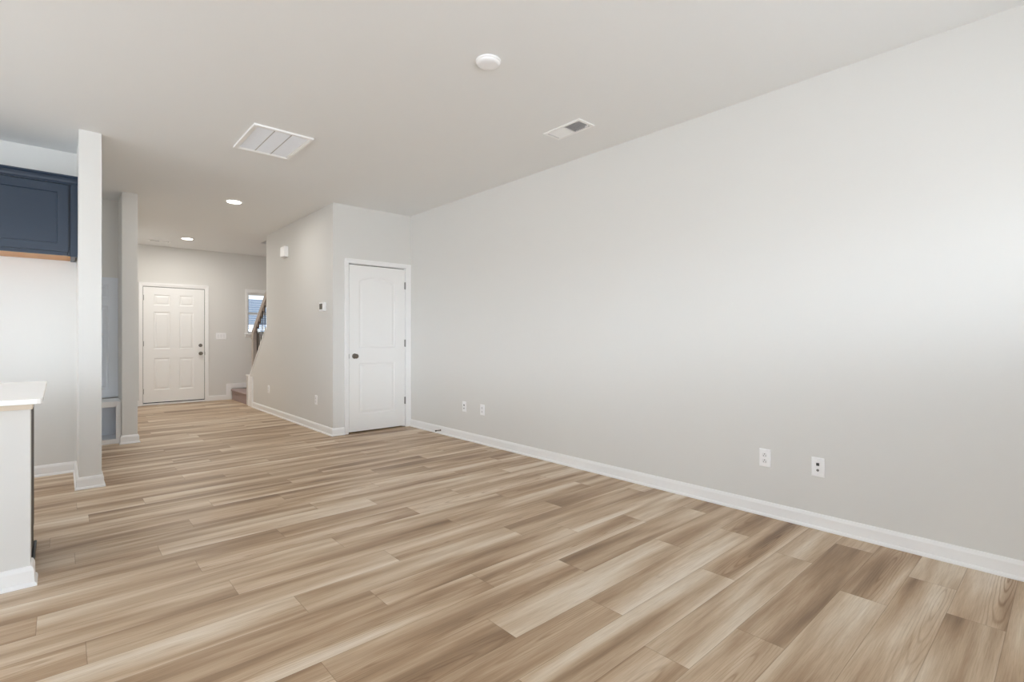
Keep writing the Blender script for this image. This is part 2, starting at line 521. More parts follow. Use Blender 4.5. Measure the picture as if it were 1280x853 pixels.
# ------------------------------------------------------------------ baseboards
BP = [(0, 0), (0.024, 0), (0.0235, 0.008), (0.020, 0.015), (0.0145, 0.019), (0.0135, 0.072), (0.010, 0.082), (0.006, 0.090), (0, 0.092)]


def baseboard(name, path, label, right=True, mb=None):
    b = MB(); b.run(path, BP, right)
    return struct(b.build(name, M['trim']), label, 'baseboard')


baseboard('baseboard_right', [(XR, YD), (XR, YB)], 'white baseboard along the right wall')
baseboard('baseboard_closet', [(XH, 9.10), (XH, YD), (2.518, YD)], 'white baseboard along the hall wall and round the closet corner')
baseboard('baseboard_kitchen', [(XL, 5.75), (0.102, 5.75), (0.102, 5.05), (0.237, 5.05), (0.237, 5.87)], 'white baseboard under the kitchen wall and round its wing wall')
baseboard('baseboard_foyer', [(0.495, 6.97), (0.495, 6.90), (0.632, 6.90), (0.632, YF)], 'white baseboard round the wing wall by the bench nook')
baseboard('baseboard_front', [(0.656, YF), (0.982, YF)], 'short white baseboard left of the entry door')

# front baseboard stepping up over the carpeted landing
b = MB()
b.box(2.007, 2.385, YF - 0.014, YF, 0.0, 0.092)
b.box(2.295, 2.385, YF - 0.014, YF, 0.092, 0.300)
b.box(2.385, XR, YF - 0.014, YF, 0.212, 0.300)
struct(b.build('trim_1', M['trim'], bevel=0.003), 'white baseboard climbing from the entry door over the carpeted step', 'baseboard')

# boxed end of the stair wall
b = MB()
b.box(XH - 0.014, XH, 9.10, 9.32, 0.0, 0.500)
b.box(XH - 0.022, XH - 0.012, 9.285, 9.32, 0.0, 0.500)
b.box(XH - 0.020, XH - 0.012, 9.10, 9.125, 0.0, 0.500)
struct(b.build('trim_2', M['trim'], bevel=0.002), 'white boxed trim at the foot of the stair wall', 'trim')
b = MB()
sl = (1.30 - 0.50) / (9.30 - YE)
b.prism([(9.515, 0.50), (9.515, 0.522), (9.292, 0.522), (YE, 1.322), (YE, 1.296), (9.30, 0.50)], 0, XH - 0.012, XH + WT + 0.012)
struct(b.build('trim_3', M['trim'], bevel=0.002), 'white cap board sloping along the top of the stair wall', 'trim')


# ------------------------------------------------------------------ doors
def arch_loop(x0, x1, z0, z1, rise, off, n=14):
    """rectangle with a segmental arched top, offset inwards; same vertex count for every offset"""
    x0 += off; x1 -= off; z0 += off
    pts = [(x0, z0), (x1, z0)]
    if rise <= 0:
        return pts + [(x1, z1 - off), (x0, z1 - off)]
    c = (x0 - off + x1 + off) / 2; hw = (x1 - x0) / 2 + off
    R = (hw * hw + rise * rise) / (2 * rise); zc = z1 + rise - R
    R2 = R - off
    for k in range(n + 1):
        x = x1 + (x0 - x1) * k / n
        pts.append((x, zc + math.sqrt(max(0, R2 * R2 - (x - c) ** 2))))
    return pts


MOULD = [(0.0, 0.0), (0.006, 0.006), (0.014, 0.009), (0.024, 0.0085), (0.040, 0.003), (0.046, 0.002)]


def panelled_face(mb, x0, x1, z0, z1, yf, panels, thick, mould=MOULD):
    """door slab facing -y with moulded panels (x0,x1,z0,z1,rise)"""
    bm = mb.bm
    def ring(pts, y): return [bm.verts.new((x, y, z)) for x, z in pts]
    outer = ring([(x0, z0), (x1, z0), (x1, z1), (x0, z1)], yf)
    back = ring([(x0, z0), (x1, z0), (x1, z1), (x0, z1)], yf + thick)
    bm.faces.new(back)
    for i in range(4): bm.faces.new((outer[i], back[i], back[(i + 1) % 4], outer[(i + 1) % 4]))
    def edges(r):
        out = []
        for i in range(len(r)):
            e = bm.edges.get((r[i], r[(i + 1) % len(r)])) or bm.edges.new((r[i], r[(i + 1) % len(r)]))
            out.append(e)
        return out
    es = edges(outer)
    for p in panels:
        prev = None
        for off, d in mould:
            r = ring(arch_loop(*p, off), yf + d)
            if prev is None: es += edges(r)
            else:
                n = len(r)
                for i in range(n): bm.faces.new((prev[i], r[i], r[(i + 1) % n], prev[(i + 1) % n]))
            prev = r
        bm.faces.new(prev)
    bmesh.ops.triangle_fill(bm, use_beauty=True, use_dissolve=False, edges=es)


def casing(mb, x0, x1, z1, w, y, wr=None):
    """door or window casing, moulded: outer x0..x1, top z1, width w, proud of wall face y (towards -y); legs from z=0"""
    wr = wr or w
    prof = [(0.0, 0.0), (0.0, 0.008), (0.012, 0.010), (0.26, 0.011), (0.34, 0.0125), (0.55, 0.0135), (0.62, 0.016), (0.97, 0.017), (1.0, 0.015), (1.0, 0.0)]
    xi0, xi1, zi = x0 + w, x1 - wr, z1 - w
    rings = []
    for px, pz in ((0, None), (0, 1), (1, 1), (1, None)):
        ring = []
        for u, t in prof:
            x = xi0 - u * w if px == 0 else xi1 + u * wr
            z = 0.0 if pz is None else zi + u * w
            ring.append(mb.bm.verts.new((x, y - t, z)))
        rings.append(ring)
    n = len(prof)
    for a, c in zip(rings, rings[1:]):
        for k in range(n): mb.bm.faces.new((a[k], c[k], c[(k + 1) % n], a[(k + 1) % n]))
    mb.bm.faces.new(rings[0]); mb.bm.faces.new(rings[-1][::-1])


def knob(parent, x, z, y, name='knob', r=0.029):
    mb = MB()
    prof = [(0.0, 0), (r * 1.1, 0.0), (r * 1.1, 0.004), (r * 0.9, 0.009), (0.012, 0.011), (0.011, 0.030), (r * 0.75, 0.036), (r * 0.98, 0.046),
            (r * 0.98, 0.054), (r * 0.7, 0.064), (0.0, 0.067)]
    mb.lathe(prof, (x, y, z), (0, -1, 0), 28)
    return mb.build(name, M['pewter'], parent, smooth=True)


def hinge(parent, x, z, y):
    mb = MB(); mb.lathe([(0, -0.048), (0.0065, -0.046), (0.0065, 0.046), (0, 0.048)], (x, y - 0.004, z), (0, 0, 1), 12)
    mb.box(x - 0.012, x + 0.012, y - 0.001, y + 0.003, z - 0.044, z + 0.044)
    return mb.build('hinge', M['hinge'], parent)


# closet door
d1 = thing('door_1', (2.955, YD, 0), 'white two panel arched closet door with a pewter knob', 'door', kind='structure')
mb = MB(); panelled_face(mb, 2.579, 3.333, 0.018, 2.040, YD + 0.002, [(2.705, 3.190, 1.030, 1.850, 0.055), (2.705, 3.190, 0.222, 0.845, 0.0)], 0.035)
mb.build('door_leaf', M['door'], d1)
mb = MB(); casing(mb, 2.520, 3.4145, 2.108, 0.050, YD, wr=0.073)
mb.build('door_casing', M['trim'], d1)
mb = MB()
mb.box(CD[0] + 0.0005, 2.571, YD - 0.002, YD + WT, 0, 2.054); mb.box(3.3385, CD[1] - 0.0005, YD - 0.002, YD + WT, 0, 2.054); mb.box(2.571, 3.3385, YD - 0.002, YD + WT, 2.0505, 2.054)
mb.box(2.572, 2.586, YD + 0.042, YD + WT, 0, 2.049); mb.box(3.325, 3.3385, YD + 0.042, YD + WT, 0, 2.049); mb.box(2.572, 3.3385, YD + 0.042, YD + WT, 2.035, 2.049)
mb.build('door_jamb', M['trim'], d1)
mb = MB(); mb.box(2.5715, 2.5785, YD + 0.0375, YD + 0.0415, 0, 2.045); mb.box(2.5715, 3.338, YD + 0.0375, YD + 0.0415, 2.041, 2.050); mb.build('gap_shade', M['dark'], d1)  # dark strip added for the shade in the door gap, no real seal
knob(d1, 2.648, 0.933, YD + 0.004)
mb = MB(); mb.box(2.5745, 2.579, YD - 0.0015, YD + 0.004, 0.905, 0.961); mb.build('latch_plate', M['hinge'], d1)
for z in (1.83, 1.085, 0.343): hinge(d1, 3.3365, z, YD)

# entry door
d2 = thing('door_2', (1.4945, YF, 0), 'white six panel entry door with pewter knob and deadbolt', 'door', kind='structure')
pan = []
for x0, x1 in ((1.190, 1.424), (1.560, 1.778)):
    for z0, z1 in ((1.716, 1.900), (0.960, 1.600), (0.255, 0.803)):
        pan.append((x0, x1, z0, z1, 0.0))
mb = MB(); panelled_face(mb, 1.043, 1.944, 0.046, 2.027, YF + 0.004, pan, 0.044)
mb.build('door_leaf', M['door'], d2)
mb = MB(); casing(mb, 0.980, 2.009, 2.098, 0.056, YF)
mb.build('door_casing', M['trim'], d2)
mb = MB()
mb.box(ED[0] + 0.0005, 1.0365, YF - 0.002, YF + WT, 0, 2.0445); mb.box(1.951, ED[1] - 0.0005, YF - 0.002, YF + WT, 0, 2.0445); mb.box(1.0365, 1.951, YF - 0.002, YF + WT, 2.0345, 2.0445)
mb.box(1.0365, 1.052, YF + 0.052, YF + WT, 0.03, 2.034); mb.box(1.935, 1.951, YF + 0.052, YF + WT, 0.03, 2.034); mb.box(1.0365, 1.951, YF + 0.052, YF + WT, 2.02, 2.0345)
mb.build('door_jamb', M['trim'], d2)
mb = MB(); mb.box(1.0365, 1.951, YF - 0.02, YF + WT, 0.0, 0.030); mb.build('threshold', M['trim'], d2, bevel=0.004)
mb = MB(); mb.box(1.043, 1.944, YF + 0.008, YF + 0.05, 0.0305, 0.0455); mb.build('door_sweep', M['dark'], d2)
mb = MB(); mb.box(1.037, 1.0425, YF + 0.010, YF + 0.048, 0.031, 2.034); mb.box(1.9445, 1.9505, YF + 0.010, YF + 0.048, 0.031, 2.034); mb.box(1.0425, 1.9445, YF + 0.010, YF + 0.048, 2.0275, 2.034); mb.build('weatherstrip', M['dark'], d2)
knob(d2, 1.886, 0.873, YF + 0.006)
mb = MB(); mb.lathe([(0, 0), (0.030, 0), (0.030, 0.006), (0.026, 0.012), (0.018, 0.014), (0.0, 0.014)], (1.883, YF + 0.006, 1.018), (0, -1, 0), 28)
mb.box(1.876, 1.890, YF - 0.018, YF - 0.006, 1.000, 1.036)
mb.build('deadbolt', M['pewter'], d2)
mb = MB(); mb.box(1.945, 1.956, YF - 0.004, YF + 0.006, 0.845, 0.900); mb.build('strike_plate', M['pewter'], d2)
for z in (1.84, 1.053, 0.239): hinge(d2, 1.0385, z, YF + 0.003)

# ------------------------------------------------------------------ front window
w1 = thing('window_1', (2.86, YF, 1.24), 'white framed window over the stair landing', 'window', kind='structure')
x0, x1, z0, z1 = FW
mb = MB()
cw = 0.040
mb.box(x0 - cw, x0, YF - 0.016, YF, z0 - 0.01, z1 + 0.07); mb.box(x1, x1 + cw, YF - 0.016, YF, z0 - 0.01, z1 + 0.07); mb.box(x0, x1, YF - 0.016, YF, z1, z1 + 0.07)
mb.build('window_casing', M['trim'], w1, bevel=0.003)
mb = MB(); mb.box(x0 - 0.06, x1 + 0.06, YF - 0.05, YF + 0.06, z0 - 0.022, z0 + 0.002); mb.box(x0 - 0.045, x1 + 0.045, YF - 0.014, YF, z0 - 0.075, z0 - 0.022)
mb.build('window_sill', M['trim'], w1, bevel=0.003)
mb = MB()
fy0, fy1 = YF + 0.06, YF + 0.11
mb.box(x0, x0 + 0.035, fy0, fy1, z0, z1); mb.box(x1 - 0.035, x1, fy0, fy1, z0, z1)
mb.box(x0 + 0.035, x1 - 0.035, fy0, fy1, z0, z0 + 0.04); mb.box(x0 + 0.035, x1 - 0.035, fy0, fy1, z1 - 0.035, z1)
mb.box(x0 + 0.035, x1 - 0.035, fy0, fy1, 1.605, 1.650)
mb.build('window_frame', M['trim'], w1, bevel=0.003)
mb = MB(); mb.box(x0 + 0.034, x1 - 0.034, YF + 0.083, YF + 0.088, z0 + 0.038, z1 - 0.033)
mb.build('pane', M['glass'], w1)

bl = thing('window_blind', (2.86, YF + 0.03, z0), 'white slatted blind with open slats hanging in the front window', 'blind')
mb = MB(); mb.box(x0 + 0.006, x1 - 0.006, YF + 0.005, YF + 0.052, z1 - 0.045, z1 - 0.002); mb.build('headrail', M['blind'], bl, bevel=0.003)
mb = MB()
zz = z0 + 0.05
while zz < z1 - 0.055:
    t = 0.16
    c, s_ = math.cos(t) * 0.024, math.sin(t) * 0.024
    yc = YF + 0.030
    mb.prism([(yc - c, zz - s_), (yc + c, zz + s_), (yc + c, zz + s_ + 0.003), (yc, zz + 0.0045), (yc - c, zz - s_ + 0.003)], 0, x0 + 0.008, x1 - 0.008)
    zz += 0.043
mb.build('slats', M['blind'], bl)
mb = MB(); mb.box(x0 + 0.008, x1 - 0.008, YF + 0.010, YF + 0.050, z0 + 0.006, z0 + 0.022); mb.build('bottom_rail', M['blind'], bl, bevel=0.003)
mb = MB()
for x in (x0 + 0.055, x1 - 0.055):
    mb.tube([(x, YF + 0.004, z0 + 0.02), (x, YF + 0.004, z1 - 0.04)], 0.0012, 6)
mb.build('ladder_cords', M['blind'], bl)

nh = thing('neighbour_house', (5.5, 22.0, -0.2), 'blue grey house seen between the slats of the front window', 'house')
mb = MB()
for k in range(9): mb.prism([(22.0, -0.2 + k * 0.2), (21.965, -0.2 + k * 0.2), (21.99, 0.0 + k * 0.2), (22.0, 0.0 + k * 0.2)], 0, 2.0, 9.0)
mb.box(2.0, 9.0, 22.0, 29.0, -0.2, 1.75)
mb.build('siding', M['siding'], nh)
mb = MB(); mb.prism([(21.5, 1.66), (29.5, 1.66), (25.5, 2.95)], 0, 1.7, 9.3); mb.build('roof', M['roof'], nh)
mb = MB(); mb.box(5.2, 6.0, 21.93, 21.97, 0.3, 1.5); mb.build('window_frame', M['trim'], nh, bevel=0.02)

# ------------------------------------------------------------------ stairs
TR, RI = 0.235, 0.195
st = thing('staircase', (2.9, 9.3, 0), 'carpeted staircase starting with a mauve grey landing step beyond the hall wall', 'staircase')
mb = MB()
mb.prism([(2.392, 0.0), (2.392, 0.160), (2.374, 0.164), (2.368, 0.178), (2.374, 0.190), (2.388, 0.196), (3.412, 0.196), (3.412, 0.0)], 1, 9.515, YF - 0.016)
mb.build('landing', M['carpet'], st)
for k in range(9):
    y1 = 9.513 - k * TR; z1_ = 0.196 + (k + 1) * RI
    if k >= 8: break
    mb = MB()
    mb.prism([(y1, 0.0 if k == 0 else z1_ - RI * 2 + 0.02), (y1, z1_ - 0.035), (y1 + 0.022, z1_ - 0.030), (y1 + 0.026, z1_ - 0.012), (y1 + 0.016, z1_), (y1 - TR - 0.0, z1_), (y1 - TR, 0.0 if k == 0 else z1_ - RI * 2 + 0.02)], 0, XH + WT + 0.002, XR - 0.002)
    mb.build('step', M['carpet'], st)

XB = XH + 0.058                           # balustrade centre line
rs = thing('stair_railing', (XB, 9.2, 0.52), 'grey wood stair handrail with thin black iron balusters on the sloped stair wall', 'railing')
mb = MB()
mb.box(XB - 0.045, XB + 0.045, 9.155, 9.245, 0.523, 1.235)
mb.box(XB - 0.052, XB + 0.052, 9.148, 9.252, 1.13, 1.15)
mb.build('newel_post', M['rail'], rs, bevel=0.004)
mb = MB()
def rail_z(y): return 1.972 - (y - 8.40) * 0.795   # top of rail
prof = [(-0.034, 0.0), (0.034, 0.0), (0.036, -0.030), (0.026, -0.060), (0.026, -0.092), (-0.026, -0.092), (-0.026, -0.060), (-0.036, -0.030)]
ys = [7.6, 9.20, 9.27, 9.315, 9.335]
rings = []
for i, y in enumerate(ys):
    z = rail_z(min(y, 9.24)) - (0.0 if y < 9.25 else (0.016 if y < 9.3 else 0.03)); s = 1.0 if y < 9.3 else (0.8 if y < 9.33 else 0.45)
    rings.append([mb.bm.verts.new((XB + px * s, y, z + pz * (1.0 if y < 9.3 else s))) for px, pz in prof])
for a, c in zip(rings, rings[1:]):
    for k in range(len(prof)): mb.bm.faces.new((a[k], c[k], c[(k + 1) % len(prof)], a[(k + 1) % len(prof)]))
mb.bm.faces.new(rings[0]); mb.bm.faces.new(rings[-1][::-1])
# the part that runs past the full-height wall is fixed on the stair side of it
for r in rings[:1]:
    for v in r: v.co.y = YE + 0.004; v.co.z -= (YE + 0.004 - 7.6) * 0.795
mb.build('handrail', M['rail'], rs, bevel=0.004)
y = 9.085
while y > YE + 0.03:
    zb = 0.522 + (9.292 - y) * sl + 0.001
    mb = MB(); mb.box(XB - 0.0065, XB + 0.0065, y - 0.0065, y + 0.0065, zb - 0.004, rail_z(y) - 0.088)
    mb.lathe([(0.014, 0), (0.013, 0.012), (0.008, 0.024)], (XB, y, zb - 0.002), (0, 0, 1), 8)
    mb.build('baluster', M['iron'], rs)
    y -= 0.105

# ------------------------------------------------------------------ kitchen island
XE = -0.106
isl = thing('kitchen_island', (-1.2, 3.6, 0), 'white half wall island with a navy cabinet end in the left foreground', 'island')
mb = MB(); mb.box(-2.6, XE, 3.25, 3.365, 0, 0.878); mb.build('half_wall', M['wall'], isl)
mb = MB(); mb.box(-2.6, XE + 0.008, 3.240, 3.25, 0.822, 0.879); mb.box(XE, XE + 0.008, 3.25, 3.365, 0.822, 0.879); mb.build('apron_trim', M['apron'], isl, bevel=0.0015)
mb = MB()
mb.run([(-2.6, 3.25), (XE, 3.25), (XE, 3.365)], BP); mb.build('baseboard', M['trim'], isl)
mb = MB()
mb.box(-2.6, -0.121, 3.366, 3.95, 0.10, 0.879); mb.box(-2.6, -0.121, 3.366, 3.88, 0.0, 0.10)
mb.build('base_cabinet', M['navy'], isl)
mb = MB(); mb.box(-0.1209, -0.1135, 3.366, 3.95, 0.10, 0.822); mb.box(-0.1209, -0.1135, 3.366, 3.88, 0.0, 0.10); mb.build('end_panel', M['endpanel'], isl)  # unlit look of the navy end put into a near-black colour
mb = MB(); mb.box(-0.1133, -0.100, 3.40, 3.885, 0.0, 0.022); mb.build('shoe_moulding', M['endpanel'], isl, bevel=0.004)
for k in range(4):
    xa = -0.135 - k * 0.61
    mb = MB(); panelled_face(mb, -0.001, 0.595, 0.0, 0.75, 0, [(0.065, 0.53, 0.065, 0.685, 0)], 0.019, [(0, 0), (0.002, 0.008), (0.006, 0.008)])
    for v in mb.bm.verts: v.co = Vector((xa - v.co.x, 3.97 - v.co.y, 0.115 + v.co.z))
    mb.build('cabinet_door', M['navy'], isl)

mb = MB()
ct = [(-2.65, 2.87), (-0.075, 2.87), (-0.062, 2.876), (-0.056, 2.889), (-0.060, 4.012), (-0.066, 4.024), (-0.078, 4.03), (-2.65, 4.03)]
mb.prism([(x, y) for x, y in ct], 2, 0.880, 0.901)
tag(mb.build('countertop', M['quartz'], bevel=0.003), 'white quartz countertop overhanging the island half wall', 'countertop')

# ------------------------------------------------------------------ navy wall cabinet
CY = 5.36
uc = thing('wall_cabinet', (-0.40, 5.55, 1.80), 'navy wall cabinet with recessed panel door above the refrigerator space', 'cabinet')
mb = MB()
mb.box(-1.02, 0.088, CY + 0.020, 5.749, 1.86, 2.40); mb.box(0.062, 0.088, CY + 0.02, 5.749, 1.806, 1.86); mb.box(-1.02, -0.994, CY + 0.02, 5.749, 1.806, 1.86)
mb.build('carcass', M['navy'], uc)
mb = MB()
mb.box(0.057, 0.1005, CY - 0.014, CY + 0.020, 1.803, 2.39); mb.box(-1.02, -0.982, CY, CY + 0.02, 1.808, 2.39); mb.box(0.040, 0.057, CY + 0.006, CY + 0.02, 1.808, 2.39)
mb.box(-0.982, 0.040, CY, CY + 0.020, 1.810, 1.845); mb.box(-0.982, 0.040, CY, CY + 0.02, 2.355, 2.39)
mb.build('face_frame', M['navy'], uc, bevel=0.0015)
mb = MB(); mb.prism([(CY + 0.02, 2.374), (CY - 0.022, 2.374), (CY - 0.022, 2.381), (CY - 0.030, 2.389), (CY - 0.034, 2.404), (CY - 0.042, 2.420), (CY - 0.056, 2.428), (CY - 0.056, 2.440), (CY + 0.02, 2.440)], 0, -1.02, 0.101)
mb.box(-1.02, 0.088, CY + 0.02, 5.749, 2.40, 2.42)
mb.build('crown_moulding', M['navy'], uc)
mb = MB(); mb.box(-0.992, 0.060, CY + 0.021, 5.7485, 1.813, 1.859); mb.build('underside_board', M['maple'], uc)
mb = MB(); mb.box(0.044, 0.056, CY + 0.022, CY + 0.05, 1.797, 1.8129); mb.build('filler_block', M['maple'], uc)
for xa, xb in ((-0.455, 0.044), (-0.966, -0.461)):
    mb = MB(); panelled_face(mb, xa, xb, 1.838, 2.366, CY - 0.020, [(xa + 0.064, xb - 0.064, 1.838 + 0.062, 2.366 - 0.062, 0)], 0.019, [(0, 0), (0.003, 0.009), (0.008, 0.009)])
    mb.build('door', M['navy'], uc)

# ------------------------------------------------------------------ bench nook
bn = thing('bench', (-0.2, 7.17, 0), 'white built in bench with an open cubby behind the slim wing wall', 'bench')
mb = MB(); mb.box(-0.90, 0.493, 6.965, 7.36, 0.440, 0.462); mb.build('seat', M['trim'], bn, bevel=0.003)
mb = MB()
for xa, xb in ((0.448, 0.493), (-0.22, -0.175), (-0.90, -0.855)): mb.box(xa, xb, 6.975, 6.997, 0.0, 0.439)
for xa, xb in ((-0.175, 0.448), (-0.855, -0.22)):
    mb.box(xa, xb, 6.975, 6.997, 0.400, 0.439); mb.box(xa, xb, 6.975, 6.997, 0.0, 0.050)
mb.build('front_frame', M['trim'], bn, bevel=0.002)
mb = MB()
mb.box(-0.90, 0.492, 6.998, 7.34, 0.030, 0.050); mb.box(-0.90, 0.492, 7.34, 7.36, 0.030, 0.439)
mb.box(0.472, 0.492, 6.998, 7.34, 0.05, 0.439); mb.box(-0.208, -0.188, 6.998, 7.34, 0.05, 0.439); mb.box(-0.90, -0.88, 6.998, 7.34, 0.05, 0.439)
mb.build('cubby_box', M['panelgrey'], bn)
cp = thing('coat_panel', (-0.2, 7.39, 0.475), 'pale grey moulded coat panel rising behind the built in bench', 'panel')
mb = MB()
pn = []
for xa, xb in ((0.11, 0.405), (-0.28, 0.015), (-0.67, -0.375)):
    for za, zb in ((1.610, 1.760), (0.57, 1.520)): pn.append((xa, xb, za, zb, 0))
panelled_face(mb, -0.80, 0.494, 0.475, 1.845, 7.370, pn, 0.028)
mb.build('panel_board', M['panelgrey'], cp)
for xh in (0.34, -0.13, -0.5):
    mb = MB(); mb.lathe([(0, 0), (0.018, 0), (0.018, 0.005), (0.007, 0.008), (0.007, 0.03), (0.014, 0.036), (0.014, 0.044), (0, 0.048)], (xh, 7.37, 1.195), (0, -1, 0), 16)
    mb.build('coat_knob', M['plastic'], cp, smooth=True)

# ------------------------------------------------------------------ wall plates
def turn(o, angle):
    o.rotation_euler = (0, 0, angle)


def plate_thing(name, loc, angle, label, cat, kind, group=None, w=0.072, h=0.116):
    """built facing -y at the origin, then turned: -pi/2 faces -x"""
    t = thing(name, (0, 0, 0), label, cat, group)
    mb = MB(); plate_mesh(mb, 0, 0, w, h, 0, 0.0065); mb.build('cover_plate', M['plastic'], t)
    if kind == 'duplex':
        for s in (-1, 1):
            mb = MB(); cz = s * 0.0195
            mb.prism([(0.0165 * math.cos(a) if abs(math.sin(a)) < 0.8 else 0.0165 * math.cos(a), cz + max(-0.0135, min(0.0135, 0.0175 * math.sin(a)))) for a in [2 * math.pi * k / 24 for k in range(24)]], 1, -0.0085, -0.006)
            so = mb.build('socket', M['socket_face'], t)
            mb = MB(); mb.box(-0.0080, -0.0055, -0.0088, -0.0084, cz - 0.009, cz - 0.001); mb.box(0.0055, 0.0080, -0.0088, -0.0084, cz - 0.008, cz - 0.001)
            mb.lathe([(0.0030, 0.0), (0.0030, 0.0004)], (0, -0.0084, cz + 0.0065), (0, -1, 0), 10)
            mb.build('slots', M['plastic_slot'], so)
        mb = MB(); mb.lathe([(0.003, 0), (0.0022, 0.001)], (0, -0.0064, 0), (0, -1, 0), 10); mb.build('screw', M['socket_face'], t)
    elif kind == 'jack':
        mb = MB(); mb.box(-0.0085, 0.0085, -0.0085, -0.006, 0.009, 0.026); mb.build('phone_jack', M['plastic_slot'], t, bevel=0.002)
        mb = MB(); mb.lathe([(0.0075, 0), (0.0075, 0.002), (0.005, 0.002), (0.005, 0.008), (0.002, 0.008), (0.0, 0.006)], (0, -0.006, -0.018), (0, -1, 0), 14); mb.build('coax_jack', M['hinge'], t)
        for s in (-1, 1):
            mb = MB(); mb.lathe([(0.003, 0), (0.0022, 0.001)], (0, -0.0064, s * 0.042), (0, -1, 0), 10); mb.build('screw', M['socket_face'], t)
    elif kind == 'switch':
        for k in (-1, 0, 1):
            mb = MB(); cx = k * 0.046
            mb.prism([(-0.006, -0.033), (-0.0085, -0.033), (-0.0105, 0.0), (-0.0075, 0.033), (-0.006, 0.033)], 0, cx - 0.0165, cx + 0.0165)
            mb.build('rocker', M['socket_face'], t)
    t.location = loc; turn(t, angle)
    return t


A = -math.pi / 2
S = XR - 0.0005
gp = 'wall plates low on the right wall'
plate_thing('outlet', (S, 1.345, 0.374), A, 'white duplex outlet low on the right wall, just left of the phone jack plate', 'outlet', 'duplex', gp)
plate_thing('cable_plate', (S, 1.037, 0.372), A, 'white phone and cable jack plate low on the right wall, nearest the viewer', 'wall plate', 'jack', gp)
plate_thing('cable_plate', (S, 4.622, 0.374), A, 'small white wall plate low on the right wall, nearest the closet door', 'wall plate', 'jack', gp)
plate_thing('outlet', (S, 4.294, 0.371), A, 'small white outlet on the right wall, second from the closet door', 'outlet', 'duplex', gp)
gh = 'outlets low on the hall wall'
plate_thing('outlet', (XH - 0.0005, 6.325, 0.378), A, 'white outlet low on the hall wall, nearer the closet corner', 'outlet', 'duplex', gh)
plate_thing('outlet', (XH - 0.0005, 8.258, 0.366), A, 'white outlet low on the hall wall, nearer the stairs', 'outlet', 'duplex', gh)
plate_thing('light_switch', (2.2115, YF - 0.0005, 1.185), 0, 'white triple light switch plate right of the entry door', 'switch', 'switch', None, 0.170, 0.122)

# thermostat, chime
th = thing('thermostat', (XH, 6.055, 1.472), 'small white thermostat with a dark screen on the hall wall', 'thermostat')
mb = MB(); mb.box(2.336, XH - 0.0005, 6.005, 6.125, 1.478, 1.582); mb.build('housing', M['plastic'], th, bevel=0.004)
mb = MB(); mb.box(2.3345, 2.3365, 6.020, 6.110, 1.500, 1.566); mb.build('screen', M['screen'], th)
ch = thing('door_chime', (XH, 7.44, 2.29), 'white box door chime high on the hall wall', 'chime')
mb = MB(); mb.box(2.323, XH - 0.0005, 7.364, 7.535, 2.298, 2.440); mb.build('cover', M['plastic'], ch, bevel=0.005)
mb = MB(); mb.box(2.3345, XH - 0.0005, 7.374, 7.525, 2.293, 2.2985); mb.build('base_plate', M['socket_face'], ch)

# door stop on the right baseboard
ds = thing('door_stop', (XR - 0.014, 5.085, 0.045), 'small dark spring door stop on the right baseboard near the closet door', 'door stop')
mb = MB()
pts = []
for k in range(61):
    a = k * 2 * math.pi * 9 / 60
    pts.append((XR - 0.020 - 0.055 * k / 60, 5.085 + 0.0065 * math.cos(a), 0.045 + 0.0065 * math.sin(a)))
mb.tube(pts, 0.0018, 6); mb.lathe([(0.011, 0), (0.009, 0.006), (0.006, 0.008)], (XR - 0.014, 5.085, 0.045), (-1, 0, 0), 14)
mb.build('spring', M['pewter'], ds)
mb = MB(); mb.lathe([(0.0, 0), (0.008, 0.0), (0.009, 0.012), (0.006, 0.016), (0, 0.017)], (XR - 0.074, 5.085, 0.045), (-1, 0, 0), 14); mb.build('rubber_tip', M['plastic_slot'], ds)

# ------------------------------------------------------------------ ceiling fixtures
def frame4(mb, x0, x1, y0, y1, w, z0, z1):
    mb.box(x0, x1, y0, y0 + w, z0, z1); mb.box(x0, x1, y1 - w, y1, z0, z1)
    mb.box(x0, x0 + w, y0 + w, y1 - w, z0, z1); mb.box(x1 - w, x1, y0 + w, y1 - w, z0, z1)


rg = thing('return_air_grille', (1.28, 4.34, H - 0.02), 'large white square return air grille on the ceiling', 'vent')
gx0, gx1, gy0, gy1 = 1.062, 1.500, 4.035, 4.642
mb = MB(); frame4(mb, gx0, gx1, gy0, gy1, 0.022, H - 0.016, H - 0.0005); frame4(mb, gx0 + 0.018, gx1 - 0.018, gy0 + 0.018, gy1 - 0.018, 0.016, H - 0.011, H - 0.0005)
mb.build('frame', M['grille'], rg, bevel=0.002)
ix0, ix1, iy0, iy1 = gx0 + 0.034, gx1 - 0.034, gy0 + 0.034, gy1 - 0.034
w3 = (ix1 - ix0) / 3
for k in range(3):
    xa, xb = ix0 + k * w3 + (0.004 if k else 0), ix0 + (k + 1) * w3 - (0.004 if k < 2 else 0)
    mb = MB(); y = iy0 + 0.004
    while y < iy1 - 0.012:
        mb.prism([(y + 0.0115, H - 0.0090), (y + 0.0128, H - 0.0080), (y + 0.0015, H - 0.0030), (y, H - 0.0040)], 0, xa, xb); y += 0.0120
    mb.build('louvers', M['filter'], rg)
for k in (1, 2):
    mb = MB(); mb.box(ix0 + k * w3 - 0.004, ix0 + k * w3 + 0.004, iy0, iy1, H - 0.0075, H - 0.0005); mb.build('divider', M['divider'], rg)
mb = MB(); mb.box(ix0, ix1, iy0, iy1, H - 0.0015, H - 0.0004); mb.build('filter', M['filter'], rg)

